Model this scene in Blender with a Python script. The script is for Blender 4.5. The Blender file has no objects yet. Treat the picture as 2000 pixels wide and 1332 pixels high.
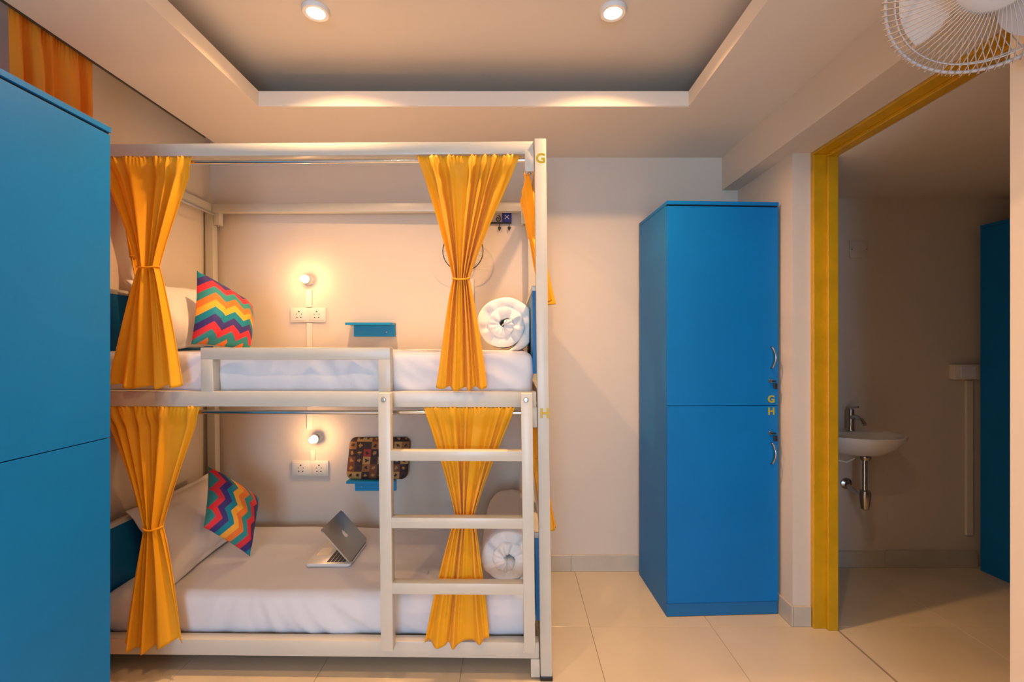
import bpy, bmesh, math, random
from mathutils import Vector, Matrix, noise
R = math.radians
random.seed(7)
scene = bpy.context.scene
COL = scene.collection
PI = math.pi

# ------------------------------------------------------------------ camera
CH, FP, VX, VY = 1.39, 930.0, 1000.0, 672.0     # eye height, focal length in px, vanishing point
cd = bpy.data.cameras.new('camera'); cam = bpy.data.objects.new('camera', cd); COL.objects.link(cam)
cd.sensor_width = 36; cd.sensor_fit = 'HORIZONTAL'; cd.lens = FP / 2000 * 36
cd.shift_y = (VY - 666) / 2000; cd.clip_start = 0.05
cam.location = (0, 0, CH); cam.rotation_euler = (R(90), 0, 0)
scene.camera = cam
# ------------------------------------------------------------------ world, daylight, exposure
w = bpy.data.worlds.new('world'); scene.world = w; w.use_nodes = True
w.node_tree.nodes['Background'].inputs[0].default_value = (0.62, 0.78, 1.0, 1)
w.node_tree.nodes['Background'].inputs[1].default_value = 1.0
WIN = (-0.90, 0.40, 0.25, 2.20)   # window in the wall behind the camera: x0 x1 z0 z1
YN = -2.9                          # that wall
ld = bpy.data.lights.new('window_daylight', 'AREA'); ld.shape = 'RECTANGLE'
ld.size = WIN[1]-WIN[0]; ld.size_y = WIN[3]-WIN[2]; ld.energy = 115; ld.color = (0.38, 0.65, 1.0)
lo = bpy.data.objects.new('window_daylight', ld); COL.objects.link(lo)
lo.location = ((WIN[0]+WIN[1])/2, YN-0.16, (WIN[2]+WIN[3])/2); lo.rotation_euler = (R(90), 0, 0)
vs = scene.view_settings
vs.view_transform = 'Standard'; vs.look = 'None'; vs.exposure = 0.03; vs.gamma = 1; vs.use_curve_mapping = False
DOWN_E, DOWN_W, BULB_E = 90, (18, 7, 3, 3), 150
WARM = (1.0, 0.56, 0.25)

# ------------------------------------------------------------------ helpers
ORG = {}
def empty(name, loc, rot=(0, 0, 0), local=False):
    o = bpy.data.objects.new(name, None); COL.objects.link(o); o.empty_display_size = .1
    o.location = loc; o.rotation_euler = rot; ORG[o] = Vector((0, 0, 0)) if local else Vector(loc); return o
def tag(o, label, cat, group=None):
    o['label'] = label; o['category'] = cat
    if group: o['group'] = group
    return o
def struct(o, label=None):
    o['kind'] = 'structure'
    if label: o['label'] = label
    return o
def mk(name, geo, mat, parent=None, origin=None, smooth=False, uv=None, xf=None):
    vs_, fs = geo
    vs_ = [Vector(v) for v in vs_]
    if xf: vs_ = [xf(v) for v in vs_]
    if parent is not None: og = ORG[parent]
    elif origin is not None: og = Vector(origin)
    else:
        og = Vector(((min(v.x for v in vs_)+max(v.x for v in vs_))/2, (min(v.y for v in vs_)+max(v.y for v in vs_))/2, min(v.z for v in vs_)))
    me = bpy.data.meshes.new(name); me.from_pydata([v-og for v in vs_], [], fs)
    if uv:
        l = me.uv_layers.new(name='UVMap')
        for lp in me.loops: l.data[lp.index].uv = uv[lp.vertex_index]
    if mat: me.materials.append(mat)
    if smooth:
        for p in me.polygons: p.use_smooth = True
        if smooth != 'all':
            try: me.set_sharp_from_angle(angle=R(42))
            except Exception: pass
    me.update()
    o = bpy.data.objects.new(name, me); COL.objects.link(o)
    if parent is not None: o.parent = parent
    else: o.location = og
    ORG[o] = og
    return o
def join(*gs):
    V, F = [], []
    for v, f in gs:
        n = len(V); V += list(v); F += [tuple(i+n for i in q) for q in f]
    return V, F
def box(x0, x1, y0, y1, z0, z1, bev=0.0, seg=2):
    bm = bmesh.new()
    bmesh.ops.create_cube(bm, size=1)
    for v in bm.verts: v.co = Vector((x0+(v.co.x+.5)*(x1-x0), y0+(v.co.y+.5)*(y1-y0), z0+(v.co.z+.5)*(z1-z0)))
    if bev: bmesh.ops.bevel(bm, geom=list(bm.edges), offset=bev, segments=seg, affect='EDGES', profile=.5)
    return out(bm)
def out(bm):
    bmesh.ops.recalc_face_normals(bm, faces=bm.faces)
    bm.verts.index_update()
    g = ([v.co.copy() for v in bm.verts], [tuple(v.index for v in f.verts) for f in bm.faces]); bm.free(); return g
def tube(pts, r, n=10, cap=True, closed=False):
    pts = [Vector(p) for p in pts]; rs = r if isinstance(r, (list, tuple)) else [r]*len(pts)
    V, F = [], []; up = None; N = len(pts)
    for i, p in enumerate(pts):
        if closed: d = pts[(i+1) % N]-pts[i-1]
        else: d = pts[min(i+1, N-1)]-pts[max(i-1, 0)]
        d.normalize()
        if up is None:
            up = Vector((0, 0, 1)) if abs(d.z) < .9 else Vector((1, 0, 0))
        a = d.cross(up).normalized(); up = a.cross(d).normalized()
        for k in range(n):
            t = 2*PI*k/n; V.append(p+(a*math.cos(t)+up*math.sin(t))*rs[i])
    for i in range(N if closed else N-1):
        j = (i+1) % N
        for k in range(n):
            F.append((i*n+k, i*n+(k+1) % n, j*n+(k+1) % n, j*n+k))
    if cap and not closed:
        F.append(tuple(range(n-1, -1, -1))); F.append(tuple((N-1)*n+k for k in range(n)))
    return V, F
def lathe(prof, c, axis='Z', n=32, sx=1, sy=1, ring=False):
    """prof: (radius, height) pairs"""
    V, F = [], []; c = Vector(c)
    for r, h in prof:
        for k in range(n):
            t = 2*PI*k/n; a, b = r*math.cos(t)*sx, r*math.sin(t)*sy
            v = {'Z': (a, b, h), 'Y': (a, h, b), 'X': (h, a, b)}[axis]
            V.append(c+Vector(v))
    for i in range(len(prof)-1):
        for k in range(n): F.append((i*n+k, i*n+(k+1) % n, (i+1)*n+(k+1) % n, (i+1)*n+k))
    if ring:
        F += [((len(prof)-1)*n+k, (len(prof)-1)*n+(k+1) % n, (k+1) % n, k) for k in range(n)]
    if prof[0][0] > 1e-6 and not ring: F.append(tuple(range(n-1, -1, -1)))
    if prof[-1][0] > 1e-6 and not ring: F.append(tuple((len(prof)-1)*n+k for k in range(n)))
    bm = bmesh.new(); bv = [bm.verts.new(v) for v in V]
    for f in F:
        try: bm.faces.new([bv[i] for i in f])
        except ValueError: pass
    bmesh.ops.remove_doubles(bm, verts=bm.verts, dist=1e-6)
    return out(bm)
def outline(pts, d0, d1, plane='XZ', bev=0):
    """closed 2-D outline extruded from d0 to d1 along the third axis"""
    bm = bmesh.new()
    f = {'XZ': lambda a, b, d: (a, d, b), 'XY': lambda a, b, d: (a, b, d), 'YZ': lambda a, b, d: (d, a, b)}[plane]
    A = [bm.verts.new(f(a, b, d0)) for a, b in pts]; B = [bm.verts.new(f(a, b, d1)) for a, b in pts]
    bm.faces.new(A); bm.faces.new(B[::-1])
    n = len(pts)
    for i in range(n): bm.faces.new((A[i], B[i], B[(i+1) % n], A[(i+1) % n]))
    if bev: bmesh.ops.bevel(bm, geom=[e for e in bm.edges], offset=bev, segments=2, affect='EDGES', profile=.5)
    return out(bm)
def rrect(x0, x1, z0, z1, r, n=6):
    P = []
    for cx, cz, a in ((x1-r, z1-r, 0), (x0+r, z1-r, 90), (x0+r, z0+r, 180), (x1-r, z0+r, 270)):
        for k in range(n+1):
            t = R(a+90*k/n); P.append((cx+r*math.cos(t), cz+r*math.sin(t)))
    return P
def letter(ch, size, mat, name, parent, M):
    cu = bpy.data.curves.new('txt', 'FONT'); cu.body = ch; cu.size = size; cu.extrude = .0008; cu.offset = size*.035
    cu.align_x = 'CENTER'; cu.align_y = 'CENTER'
    t = bpy.data.objects.new('txt', cu); COL.objects.link(t)
    dg = bpy.context.evaluated_depsgraph_get(); dg.update()
    me = bpy.data.meshes.new_from_object(t.evaluated_get(dg)); bpy.data.objects.remove(t)
    me.transform(M); me.transform(Matrix.Translation(-ORG[parent])); me.materials.clear(); me.materials.append(mat)
    o = bpy.data.objects.new(name, me); COL.objects.link(o); o.parent = parent; ORG[o] = ORG[parent]; return o

# ------------------------------------------------------------------ materials
def mat(name, col, rough=.6, metal=0, var=.04, vscale=6, bump=0, bscale=60, spec=.5, trans=0, coat=0, emit=None, es=0, sheen=0):
    m = bpy.data.materials.new(name); m.use_nodes = True; nt = m.node_tree; b = nt.nodes['Principled BSDF']
    tc = nt.nodes.new('ShaderNodeTexCoord')
    nz = nt.nodes.new('ShaderNodeTexNoise'); nz.inputs['Scale'].default_value = vscale; nz.inputs['Detail'].default_value = 4
    nt.links.new(tc.outputs['Object'], nz.inputs['Vector'])
    rp = nt.nodes.new('ShaderNodeValToRGB')
    rp.color_ramp.elements[0].position = .3; rp.color_ramp.elements[1].position = .7
    rp.color_ramp.elements[0].color = tuple(c*(1-var) for c in col)+(1,); rp.color_ramp.elements[1].color = tuple(min(1, c*(1+var)) for c in col)+(1,)
    nt.links.new(nz.outputs['Fac'], rp.inputs['Fac']); nt.links.new(rp.outputs['Color'], b.inputs['Base Color'])
    b.inputs['Roughness'].default_value = rough; b.inputs['Metallic'].default_value = metal
    b.inputs['Specular IOR Level'].default_value = spec; b.inputs['Coat Weight'].default_value = coat
    b.inputs['Sheen Weight'].default_value = sheen
    if trans: b.inputs['Transmission Weight'].default_value = trans
    if emit: b.inputs['Emission Color'].default_value = emit+(1,); b.inputs['Emission Strength'].default_value = es
    if bump:
        n2 = nt.nodes.new('ShaderNodeTexNoise'); n2.inputs['Scale'].default_value = bscale; n2.inputs['Detail'].default_value = 3
        nt.links.new(tc.outputs['Object'], n2.inputs['Vector'])
        bp = nt.nodes.new('ShaderNodeBump'); bp.inputs['Strength'].default_value = bump; bp.inputs['Distance'].default_value = .01
        nt.links.new(n2.outputs['Fac'], bp.inputs['Height']); nt.links.new(bp.outputs['Normal'], b.inputs['Normal'])
    return m
M_wall = mat('wall_paint', (.71, .61, .495), .7, var=.015, vscale=2, bump=.05, bscale=35)
M_ceil = mat('ceiling_paint', (.75, .665, .56), .75, var=.012, vscale=2)
M_blue = mat('blue_laminate', (.0, .17, .49), .45, var=.05, vscale=3, spec=.25)
M_blued = mat('blue_laminate_edge', (.0, .15, .38), .45, var=.04, vscale=3)
M_cyan = mat('blue_shelf', (.0, .26, .52), .4, var=.04)
M_cream = mat('cream_metal', (.59, .56, .475), .32, var=.03, vscale=8, bump=.02, bscale=40)
M_yell = mat('yellow_gloss_paint', (.60, .315, .003), .38, var=.10, vscale=9, bump=.12, bscale=30)
M_letter = mat('yellow_letter', (.60, .42, .01), .5)
M_letterd = mat('olive_letter', (.42, .36, .01), .5)
M_tile = mat('floor_tile', (.68, .58, .42), .16, var=.05, vscale=2.5, spec=.5)
M_grout = mat('grout', (.30, .24, .17), .8)
M_skirt = mat('skirting_tile', (.56, .50, .40), .3, var=.06, vscale=7)
M_sheet = mat('white_sheet', (.73, .73, .75), .8, var=.01, bump=.08, bscale=25, sheen=.1)
M_pill = mat('pillow_cotton', (.78, .75, .72), .8, var=.015, bump=.15, bscale=14)
M_duvet = mat('white_duvet', (.82, .79, .74), .85, var=.01, bump=.35, bscale=16)
M_chrome = mat('chrome', (.72, .73, .75), .14, metal=1, var=.03)
M_alu = mat('aluminium', (.62, .58, .50), .34, metal=.85, var=.02)
M_alul = mat('aluminium_deck', (.80, .78, .74), .38, metal=.3, var=.02)
M_black = mat('black_plastic', (.012, .012, .013), .45)
M_keys = mat('dark_keys', (.035, .032, .03), .5)
M_plate = mat('cream_plastic', (.80, .73, .60), .35, var=.01)
M_white = mat('white_plastic', (.78, .77, .76), .35, var=.01)
M_fan = mat('fan_plastic', (.52, .48, .45), .4, var=.02)  # white plastic darkened evenly, the fan's dim lighting put into its colour
M_wire = mat('fan_wire', (.48, .42, .38), .4, var=.02)
M_ceram = mat('white_ceramic', (.80, .77, .72), .12, var=.01, coat=.3)
M_nickel = mat('brushed_nickel', (.50, .47, .42), .22, metal=1)
M_iron = mat('black_iron', (.02, .018, .02), .5)
M_logo = mat('logo_white', (.92, .90, .86), .3)
M_track = mat('dark_track', (.05, .035, .02), .5)
M_ply = mat('plywood', (.45, .32, .19), .7, var=.15, vscale=10)
M_bulb = mat('bulb_glow', (1, .9, .8), .4, emit=WARM, es=BULB_E)
M_down = mat('downlight_glow', (1, .9, .8), .4, emit=WARM, es=DOWN_E)
M_glass = mat('window_glass', (1, 1, 1), .02, var=0, trans=1)

def cloth_mat(name, col, tr=.35):
    m = bpy.data.materials.new(name); m.use_nodes = True; nt = m.node_tree; b = nt.nodes['Principled BSDF']
    tc = nt.nodes.new('ShaderNodeTexCoord'); nz = nt.nodes.new('ShaderNodeTexNoise'); nz.inputs['Scale'].default_value = 7
    nt.links.new(tc.outputs['Object'], nz.inputs['Vector'])
    rp = nt.nodes.new('ShaderNodeValToRGB'); rp.color_ramp.elements[0].color = tuple(c*.93 for c in col)+(1,); rp.color_ramp.elements[1].color = tuple(min(1, c*1.06) for c in col)+(1,)
    nt.links.new(nz.outputs['Fac'], rp.inputs['Fac']); nt.links.new(rp.outputs['Color'], b.inputs['Base Color'])
    b.inputs['Roughness'].default_value = .62; b.inputs['Sheen Weight'].default_value = .15
    wv = nt.nodes.new('ShaderNodeTexWave'); wv.inputs['Scale'].default_value = 260; wv.bands_direction = 'Z'
    nt.links.new(tc.outputs['Object'], wv.inputs['Vector'])
    bp = nt.nodes.new('ShaderNodeBump'); bp.inputs['Strength'].default_value = .06; bp.inputs['Distance'].default_value = .003
    nt.links.new(wv.outputs['Fac'], bp.inputs['Height']); nt.links.new(bp.outputs['Normal'], b.inputs['Normal'])
    tl = nt.nodes.new('ShaderNodeBsdfTranslucent'); nt.links.new(rp.outputs['Color'], tl.inputs['Color'])
    mx = nt.nodes.new('ShaderNodeMixShader'); mx.inputs[0].default_value = tr
    nt.links.new(b.outputs[0], mx.inputs[1]); nt.links.new(tl.outputs[0], mx.inputs[2]); nt.links.new(mx.outputs[0], nt.nodes['Material Output'].inputs[0])
    return m
M_curt = cloth_mat('orange_curtain', (1.0, .50, .006), .30)
M_curt2 = cloth_mat('window_curtain', (.94, .36, .012), .4)

def zigzag_mat(name, swap, bands=9.0, zigs=4.0, amp=1.25):
    m = bpy.data.materials.new(name); m.use_nodes = True; nt = m.node_tree; b = nt.nodes['Principled BSDF']; b.inputs['Roughness'].default_value = .75
    L = nt.links.new
    uv = nt.nodes.new('ShaderNodeUVMap'); sp = nt.nodes.new('ShaderNodeSeparateXYZ'); L(uv.outputs[0], sp.inputs[0])
    def mth(op, a, bb=None):
        n = nt.nodes.new('ShaderNodeMath'); n.operation = op
        for i, q in enumerate((a, bb)):
            if q is None: continue
            if isinstance(q, (int, float)): n.inputs[i].default_value = q
            else: L(q, n.inputs[i])
        return n.outputs[0]
    u, v = (sp.outputs[1], sp.outputs[0]) if swap else (sp.outputs[0], sp.outputs[1])
    tri = mth('PINGPONG', mth('MULTIPLY', u, zigs), .5)
    p = mth('ADD', mth('MULTIPLY', mth('SUBTRACT', 1.0, v), bands), mth('MULTIPLY', tri, 2*amp))
    fr = mth('FRACT', mth('DIVIDE', p, 6.0))
    rp = nt.nodes.new('ShaderNodeValToRGB'); rp.color_ramp.interpolation = 'CONSTANT'
    cols = [(.0, .23, .29), (.05, .03, .17), (.78, .03, .04), (.03, .27, .24), (.93, .20, .025), (.98, .42, .03)]
    el = rp.color_ramp.elements
    el[0].position = 0; el[0].color = cols[0]+(1,); el[1].position = 1/6; el[1].color = cols[1]+(1,)
    for i in range(2, 6):
        e = el.new(i/6); e.color = cols[i]+(1,)
    L(fr, rp.inputs[0]); L(rp.outputs[0], b.inputs['Base Color'])
    nz = nt.nodes.new('ShaderNodeTexNoise'); nz.inputs['Scale'].default_value = 400
    bp = nt.nodes.new('ShaderNodeBump'); bp.inputs['Strength'].default_value = .1; bp.inputs['Distance'].default_value = .002
    L(nz.outputs[0], bp.inputs['Height']); L(bp.outputs[0], b.inputs['Normal'])
    return m
def sleeve_mat():
    m = bpy.data.materials.new('patchwork_print'); m.use_nodes = True; nt = m.node_tree; b = nt.nodes['Principled BSDF']; b.inputs['Roughness'].default_value = .7
    L = nt.links.new
    uv = nt.nodes.new('ShaderNodeUVMap'); mp = nt.nodes.new('ShaderNodeMapping'); mp.inputs['Scale'].default_value = (8, 5.5, 1); L(uv.outputs[0], mp.inputs[0])
    fl = nt.nodes.new('ShaderNodeVectorMath'); fl.operation = 'FLOOR'; L(mp.outputs[0], fl.inputs[0])
    fr = nt.nodes.new('ShaderNodeVectorMath'); fr.operation = 'FRACTION'; L(mp.outputs[0], fr.inputs[0])
    wn = nt.nodes.new('ShaderNodeTexWhiteNoise'); L(fl.outputs[0], wn.inputs['Vector'])
    rp = nt.nodes.new('ShaderNodeValToRGB'); rp.color_ramp.interpolation = 'CONSTANT'
    cs = [(0, (.035, .012, .008)), (.28, (.16, .045, .012)), (.45, (.48, .25, .07)), (.66, (.05, .02, .012)), (.8, (.30, .11, .02)), (.96, (.35, .03, .015))]
    el = rp.color_ramp.elements; el[0].color = cs[0][1]+(1,); el[1].position = cs[1][0]; el[1].color = cs[1][1]+(1,)
    for p, c in cs[2:]:
        e = el.new(p); e.color = c+(1,)
    L(wn.outputs['Value'], rp.inputs[0])
    # motif inside each patch
    sb = nt.nodes.new('ShaderNodeVectorMath'); sb.operation = 'SUBTRACT'; sb.inputs[1].default_value = (.5, .5, 0); L(fr.outputs[0], sb.inputs[0])
    ln = nt.nodes.new('ShaderNodeVectorMath'); ln.operation = 'LENGTH'; L(sb.outputs[0], ln.inputs[0])
    nz = nt.nodes.new('ShaderNodeTexNoise'); nz.inputs['Scale'].default_value = 30; L(uv.outputs[0], nz.inputs[0])
    ad = nt.nodes.new('ShaderNodeMath'); ad.operation = 'MULTIPLY_ADD'; ad.inputs[1].default_value = .7; L(nz.outputs[0], ad.inputs[0]); L(ln.outputs['Value'], ad.inputs[2])
    lt = nt.nodes.new('ShaderNodeMath'); lt.operation = 'LESS_THAN'; lt.inputs[1].default_value = .56; L(ad.outputs[0], lt.inputs[0])
    mot = nt.nodes.new('ShaderNodeValToRGB'); mot.color_ramp.interpolation = 'CONSTANT'
    mot.color_ramp.elements[0].color = (.42, .20, .05, 1); mot.color_ramp.elements[1].position = .44; mot.color_ramp.elements[1].color = (.025, .01, .008, 1)
    L(wn.outputs['Value'], mot.inputs[0])
    mx = nt.nodes.new('ShaderNodeMix'); mx.data_type = 'RGBA'; L(lt.outputs[0], mx.inputs[0]); L(rp.outputs[0], mx.inputs[6]); L(mot.outputs[0], mx.inputs[7])
    L(mx.outputs[2], b.inputs['Base Color'])
    return m

# ------------------------------------------------------------------ room shell
XL, YB, XB = -1.85, 2.92, 1.287       # left wall, back wall, left face of the lintel beam
XS, YS = 1.385, 2.35                  # stub wall beside the doorway
XC = 1.575                            # corridor side of the right wall
ZC, ZS = 2.75, 2.533                  # upper ceiling, soffit underside
XE, YD = 1.473, 1.324                 # door frame outer face, near edge of the opening
struct(mk('wall_left', box(XL-.12, XL, YN-.12, YB+.12, 0, ZC), M_wall))
struct(mk('wall_back', box(XL, XS, YB, YB+.12, 0, ZC), M_wall))
struct(mk('wall_right', join(box(XS, XC, YS, 3.42, 0, 2.332), box(XS, XC, YN, YD, 0, 2.332), box(XB, XC, YN, YB, 2.332, ZC), box(XS, XC, YB, 3.42, 2.332, ZC)), M_wall))
x0, x1, z0, z1 = WIN
struct(mk('wall_front', join(box(XL, x0, YN-.12, YN, 0, ZC), box(x1, XC, YN-.12, YN, 0, ZC), box(x0, x1, YN-.12, YN, 0, z0), box(x0, x1, YN-.12, YN, z1, ZC)), M_wall))
struct(mk('ceiling', box(XL-.12, 4.02, YN-.12, 3.42, ZC, ZC+.1), M_ceil))
tx0, tx1, ty0, ty1 = -1.219, .85, -2.2, 2.291
sof = join(box(-1.69, XB, ty1, YB, ZS, 2.607), box(-1.69, tx0, YN, ty1, ZS, 2.607),
           box(tx1, XB, YN, ty1, ZS, 2.607), box(tx0, tx1, YN, ty0, ZS, 2.607))
struct(mk('trim_1', sof, M_ceil), 'dropped plaster border around the recessed ceiling')
# corridor beyond the doorway
struct(mk('wall_corridor_back', join(box(XC, 2.34, 2.975, 3.42, 0, 2.3), box(2.34, 4.02, 2.982, 3.42, 0, 2.3)), M_wall))
struct(mk('wall_corridor_right', box(3.9, 4.02, -.4, 3.3, 0, 2.3), M_wall))
struct(mk('wall_corridor_front', box(XC, 3.9, -.4, -.28, 0, 2.3), M_wall))
struct(mk('ceiling_corridor', box(XC+.012, 4.02, -.4, 3.42, 2.3, 2.4), M_ceil))
# window behind the camera
wf = struct(mk('window_1', join(box(x0, x0+.05, YN-.1, YN-.04, z0, z1), box(x1-.05, x1, YN-.1, YN-.04, z0, z1), box(x0, x1, YN-.1, YN-.04, z0, z0+.05), box(x0, x1, YN-.1, YN-.04, z1-.05, z1),
     box((x0+x1)/2-.025, (x0+x1)/2+.025, YN-.1, YN-.04, z0, z1)), M_white))
# floor with single tiles
fl = struct(mk('floor', box(XL, 3.9, YN, 3.3, -.05, -.002), M_grout, origin=(0, 0, 0)))
G = .0022; TB = {}
gx = [.384+.6*k for k in range(-4, 7)]; gy = [2.342+.6*k for k in range(-9, 3)]
for a in gx:
    for b_ in gy:
        X0, X1, Y0, Y1 = max(a, XL), min(a+.6, 3.9), max(b_, YN), min(b_+.6, 3.3)
        if X1-X0 < .02 or Y1-Y0 < .02 or (X0 > 1.58 and Y1 < -.3): continue
        key = (round(X1-X0, 4), round(Y1-Y0, 4))
        if key not in TB:
            t = mk('tile', box(G/2, X1-X0-G/2, G/2, Y1-Y0-G/2, -.008, 0, .0012, 1), M_tile, parent=fl); TB[key] = t.data
        else:
            t = bpy.data.objects.new('tile', TB[key]); COL.objects.link(t); t.parent = fl
        t.location = (X0, Y0, 0)
def skirting(name, segs):
    """segs: (x0,x1,y0,y1) boxes, each a skirting tile"""
    o = struct(mk(name, join(*[box(a+.001, b-.001, c+.001, d-.001, 0, .098) for a, b, c, d in segs]), M_grout, origin=(0, 0, 0)))
    for a, b, c, d in segs: mk('tile', box(a+.0006, b-.0006, c, d, .001, .1, .0015, 1), M_skirt, parent=o)
def cut(a, b, g0): # split a..b on the tile grid
    c = [a]+[g for g in [g0+.6*k for k in range(-8, 9)] if a+.03 < g < b-.03]+[b]; return list(zip(c[:-1], c[1:]))
skirting('baseboard_back', [(a, b, YB-.012, YB) for a, b in cut(XL, XS, .36)])
skirting('baseboard_left', [(XL, XL+.012, a, b) for a, b in cut(YN, YB-.012, 2.342)])
skirting('baseboard_right', [(XS-.012, XS, a, b) for a, b in cut(YS-.012, YB-.012, 2.342)]+[(XS, XE-.002, YS-.012, YS)]+[(XS-.012, XS, a, b) for a, b in cut(YN, YD, 2.342)])
skirting('baseboard_corridor', [(a, b, 2.960, 2.974) for a, b in cut(XC+.002, 2.9, 1.72)])
# yellow door frame of the doorway
d1 = empty('door_1', (XE, (YD+YS)/2, 0)); struct(d1, 'yellow painted frame of the open doorway')
mk('jamb', box(XE, XC+.008, YS-.025, YS, 0, 2.318, .003), M_yell, d1)
mk('jamb', box(XE, XC+.008, YD, YD+.025, 0, 2.318, .003), M_yell, d1)
mk('head', box(XE, XC+.008, YD, YS, 2.318, 2.331, .003), M_yell, d1)
mk('door_stop', box(1.532, XC+.008, YS-.042, YS-.025, 0, 2.302, .003), M_yell, d1)
mk('door_stop', box(1.532, XC+.008, YD+.025, YD+.042, 0, 2.302, .003), M_yell, d1)
mk('door_stop', box(1.532, XC+.008, YD+.025, YS-.025, 2.302, 2.318, .003), M_yell, d1)
mk('threshold_seam', box(1.578, 1.588, YD, YS-.03, -.004, .0008), M_grout, d1)

tag(mk('curtain_track', join(box(-1.704, -1.691, YN+.02, 2.63, ZS+.001, ZS+.014, .001), box(-1.700, -1.691, YN+.02, 2.63, ZS-.004, ZS+.002)), M_track), 'dark curtain track along the edge of the left ceiling slot', 'curtain track')
# ------------------------------------------------------------------ ceiling downlights
names = {(0, 0): 'round warm downlight in the ceiling, left one of the two in view', (1, 0): 'round warm downlight in the ceiling, right one of the two in view'}
for j, yy in enumerate((1.935, .85, -.4, -1.6)):
    for i, xx in enumerate((-.797, .41)):
        t = empty('ceiling_downlight', (xx, yy, ZC-.012))
        tag(t, names.get((i, j), 'round warm ceiling downlight above the photographer'), 'downlight', 'recessed ceiling downlights')
        mk('trim_ring', lathe([(.036, -.004), (.050, -.006), (.053, -.001), (.053, .012), (.036, .012)], (xx, yy, ZC-.012), n=28, ring=True), M_white, t, smooth=True)
        mk('glowing_lens', lathe([(.0, -.002), (.036, -.002), (.036, .004), (0, .004)], (xx, yy, ZC-.012), n=24), M_down, t)
        dl = bpy.data.lights.new('downlight_beam', 'AREA'); dl.shape = 'DISK'; dl.size = .07; dl.energy = DOWN_W[j]; dl.color = WARM; dl.spread = R(135)
        do = bpy.data.objects.new('downlight_beam', dl); COL.objects.link(do); do.parent = t; do.location = (0, 0, -.003)

# ------------------------------------------------------------------ bunk bed
XP, YAW, RACK = .150, .0157, .0116       # the bed stands slightly turned and its frame leans a little
def T(v): return Vector((v.x+RACK*(CH-v.z), v.y+(XP-v.x)*YAW, v.z))
def PXY(x, y, Yb):
    """point of the bed frame (before T) seen at pixel x, y on the depth plane Yb"""
    k = (x-VX)/FP; X = k*(Yb+XP*YAW)/(1+k*YAW); Y = Yb+(XP-X)*YAW; z = CH-(y-VY)*Y/FP
    return X-RACK*(CH-z), z
bed = empty('bunk_bed', (-.84, 2.42, 0)); tag(bed, 'cream metal two-tier bunk bed with ladder and guard rail', 'bunk bed')
def bp(name, x0, x1, y0, y1, z0, z1, m=M_cream, par=None, bev=.003):
    return mk(name, box(x0, x1, y0, y1, z0, z1, bev), m, par or bed, xf=T, smooth=True)
PW = .048
xr0, xr1, xl0, xl1 = XP-PW, XP, -1.832, -1.832+PW
yf0, yb1 = 1.962, 2.868
ztop = 2.238
posts = []
for x0_ in (xr0, xl0):
    for y0_ in (yf0, yb1-PW):
        p = bp('post', x0_, x0_+PW, y0_, y0_+PW, .018, ztop)
        bp('rubber_foot', x0_-.002, x0_+PW+.002, y0_-.002, y0_+PW+.002, .001, .020, M_black, p)
        posts.append(p)
RX = Matrix.Rotation(R(90), 4, 'X')
for ch, px, py in (('G', 1056, 310), ('H', 1064, 808)):
    Y = 1.9605; X = (px-VX)*Y/FP; Z = CH-(py-VY)*Y/FP
    letter(ch, .055, M_letter, 'letter', posts[0], Matrix.Translation((X, Y, Z)) @ RX)
def rails(z0, z1, nm):
    bp(nm, xl1, xr0-.004, 1.97, 2.018, z0, z1)
    bp(nm, xl1, xr0-.004, 2.818, 2.864, z0, z1)
    bp('end_rail', xl0+.006, xl1-.006, yf0+PW, yb1-PW, z0, z1)
    bp('end_rail', xr0+.006, xr1-.006, yf0+PW, yb1-PW, z0, z1)
rails(2.178, 2.230, 'top_beam'); rails(1.128, 1.192, 'deck_rail'); rails(.087, .153, 'deck_rail')
for zz in (2.105, 1.045, .012):                       # clamp sleeves where the rails meet the posts
    hh = .085 if zz > .1 else .074
    for x0_ in (xr0-.040, xl1+.002):
        for y0_ in (yf0+.004, yb1-PW+.002):
            s = bp('clamp_sleeve', x0_, x0_+.038, y0_, y0_+.040, zz, zz+hh)
            if zz > .1: mk('bolt', lathe([(.008, 0), (.008, .006), (.004, .008), (0, .008)], (x0_+.019, y0_+.020, zz-.008), n=10), M_nickel, s, xf=T, smooth=True)
for zz in (2.160, 1.102):                             # chrome curtain rods
    mk('curtain_rod', tube([(xl1+.01, 1.993, zz), (xr0-.01, 1.993, zz)], .0085, 14), M_chrome, bed, smooth=True, xf=T)
    for xx in (.082, -1.765): mk('curtain_rod', tube([(xx, yf0+.06, zz), (xx, yb1-.06, zz)], .0085, 12), M_chrome, bed, smooth=True, xf=T)
for px in (977, 1000):
    X, _ = PXY(px, 795, 1.995); bp('rod_hook', X-.004, X+.004, 1.982, 1.990, 1.100, 1.128, M_black, None, .001)
# guard rail
gx0, gz1 = PXY(391, 679, 1.970); gx1, _ = PXY(762, 679, 1.970)
g = bp('guard_rail', gx0, gx1, 1.970, 2.018, gz1-.050, gz1)
for a in (gx0, gx1-.052): bp('guard_post', a, a+.052, 1.970, 2.018, 1.190, gz1-.048, M_cream, g)
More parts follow.
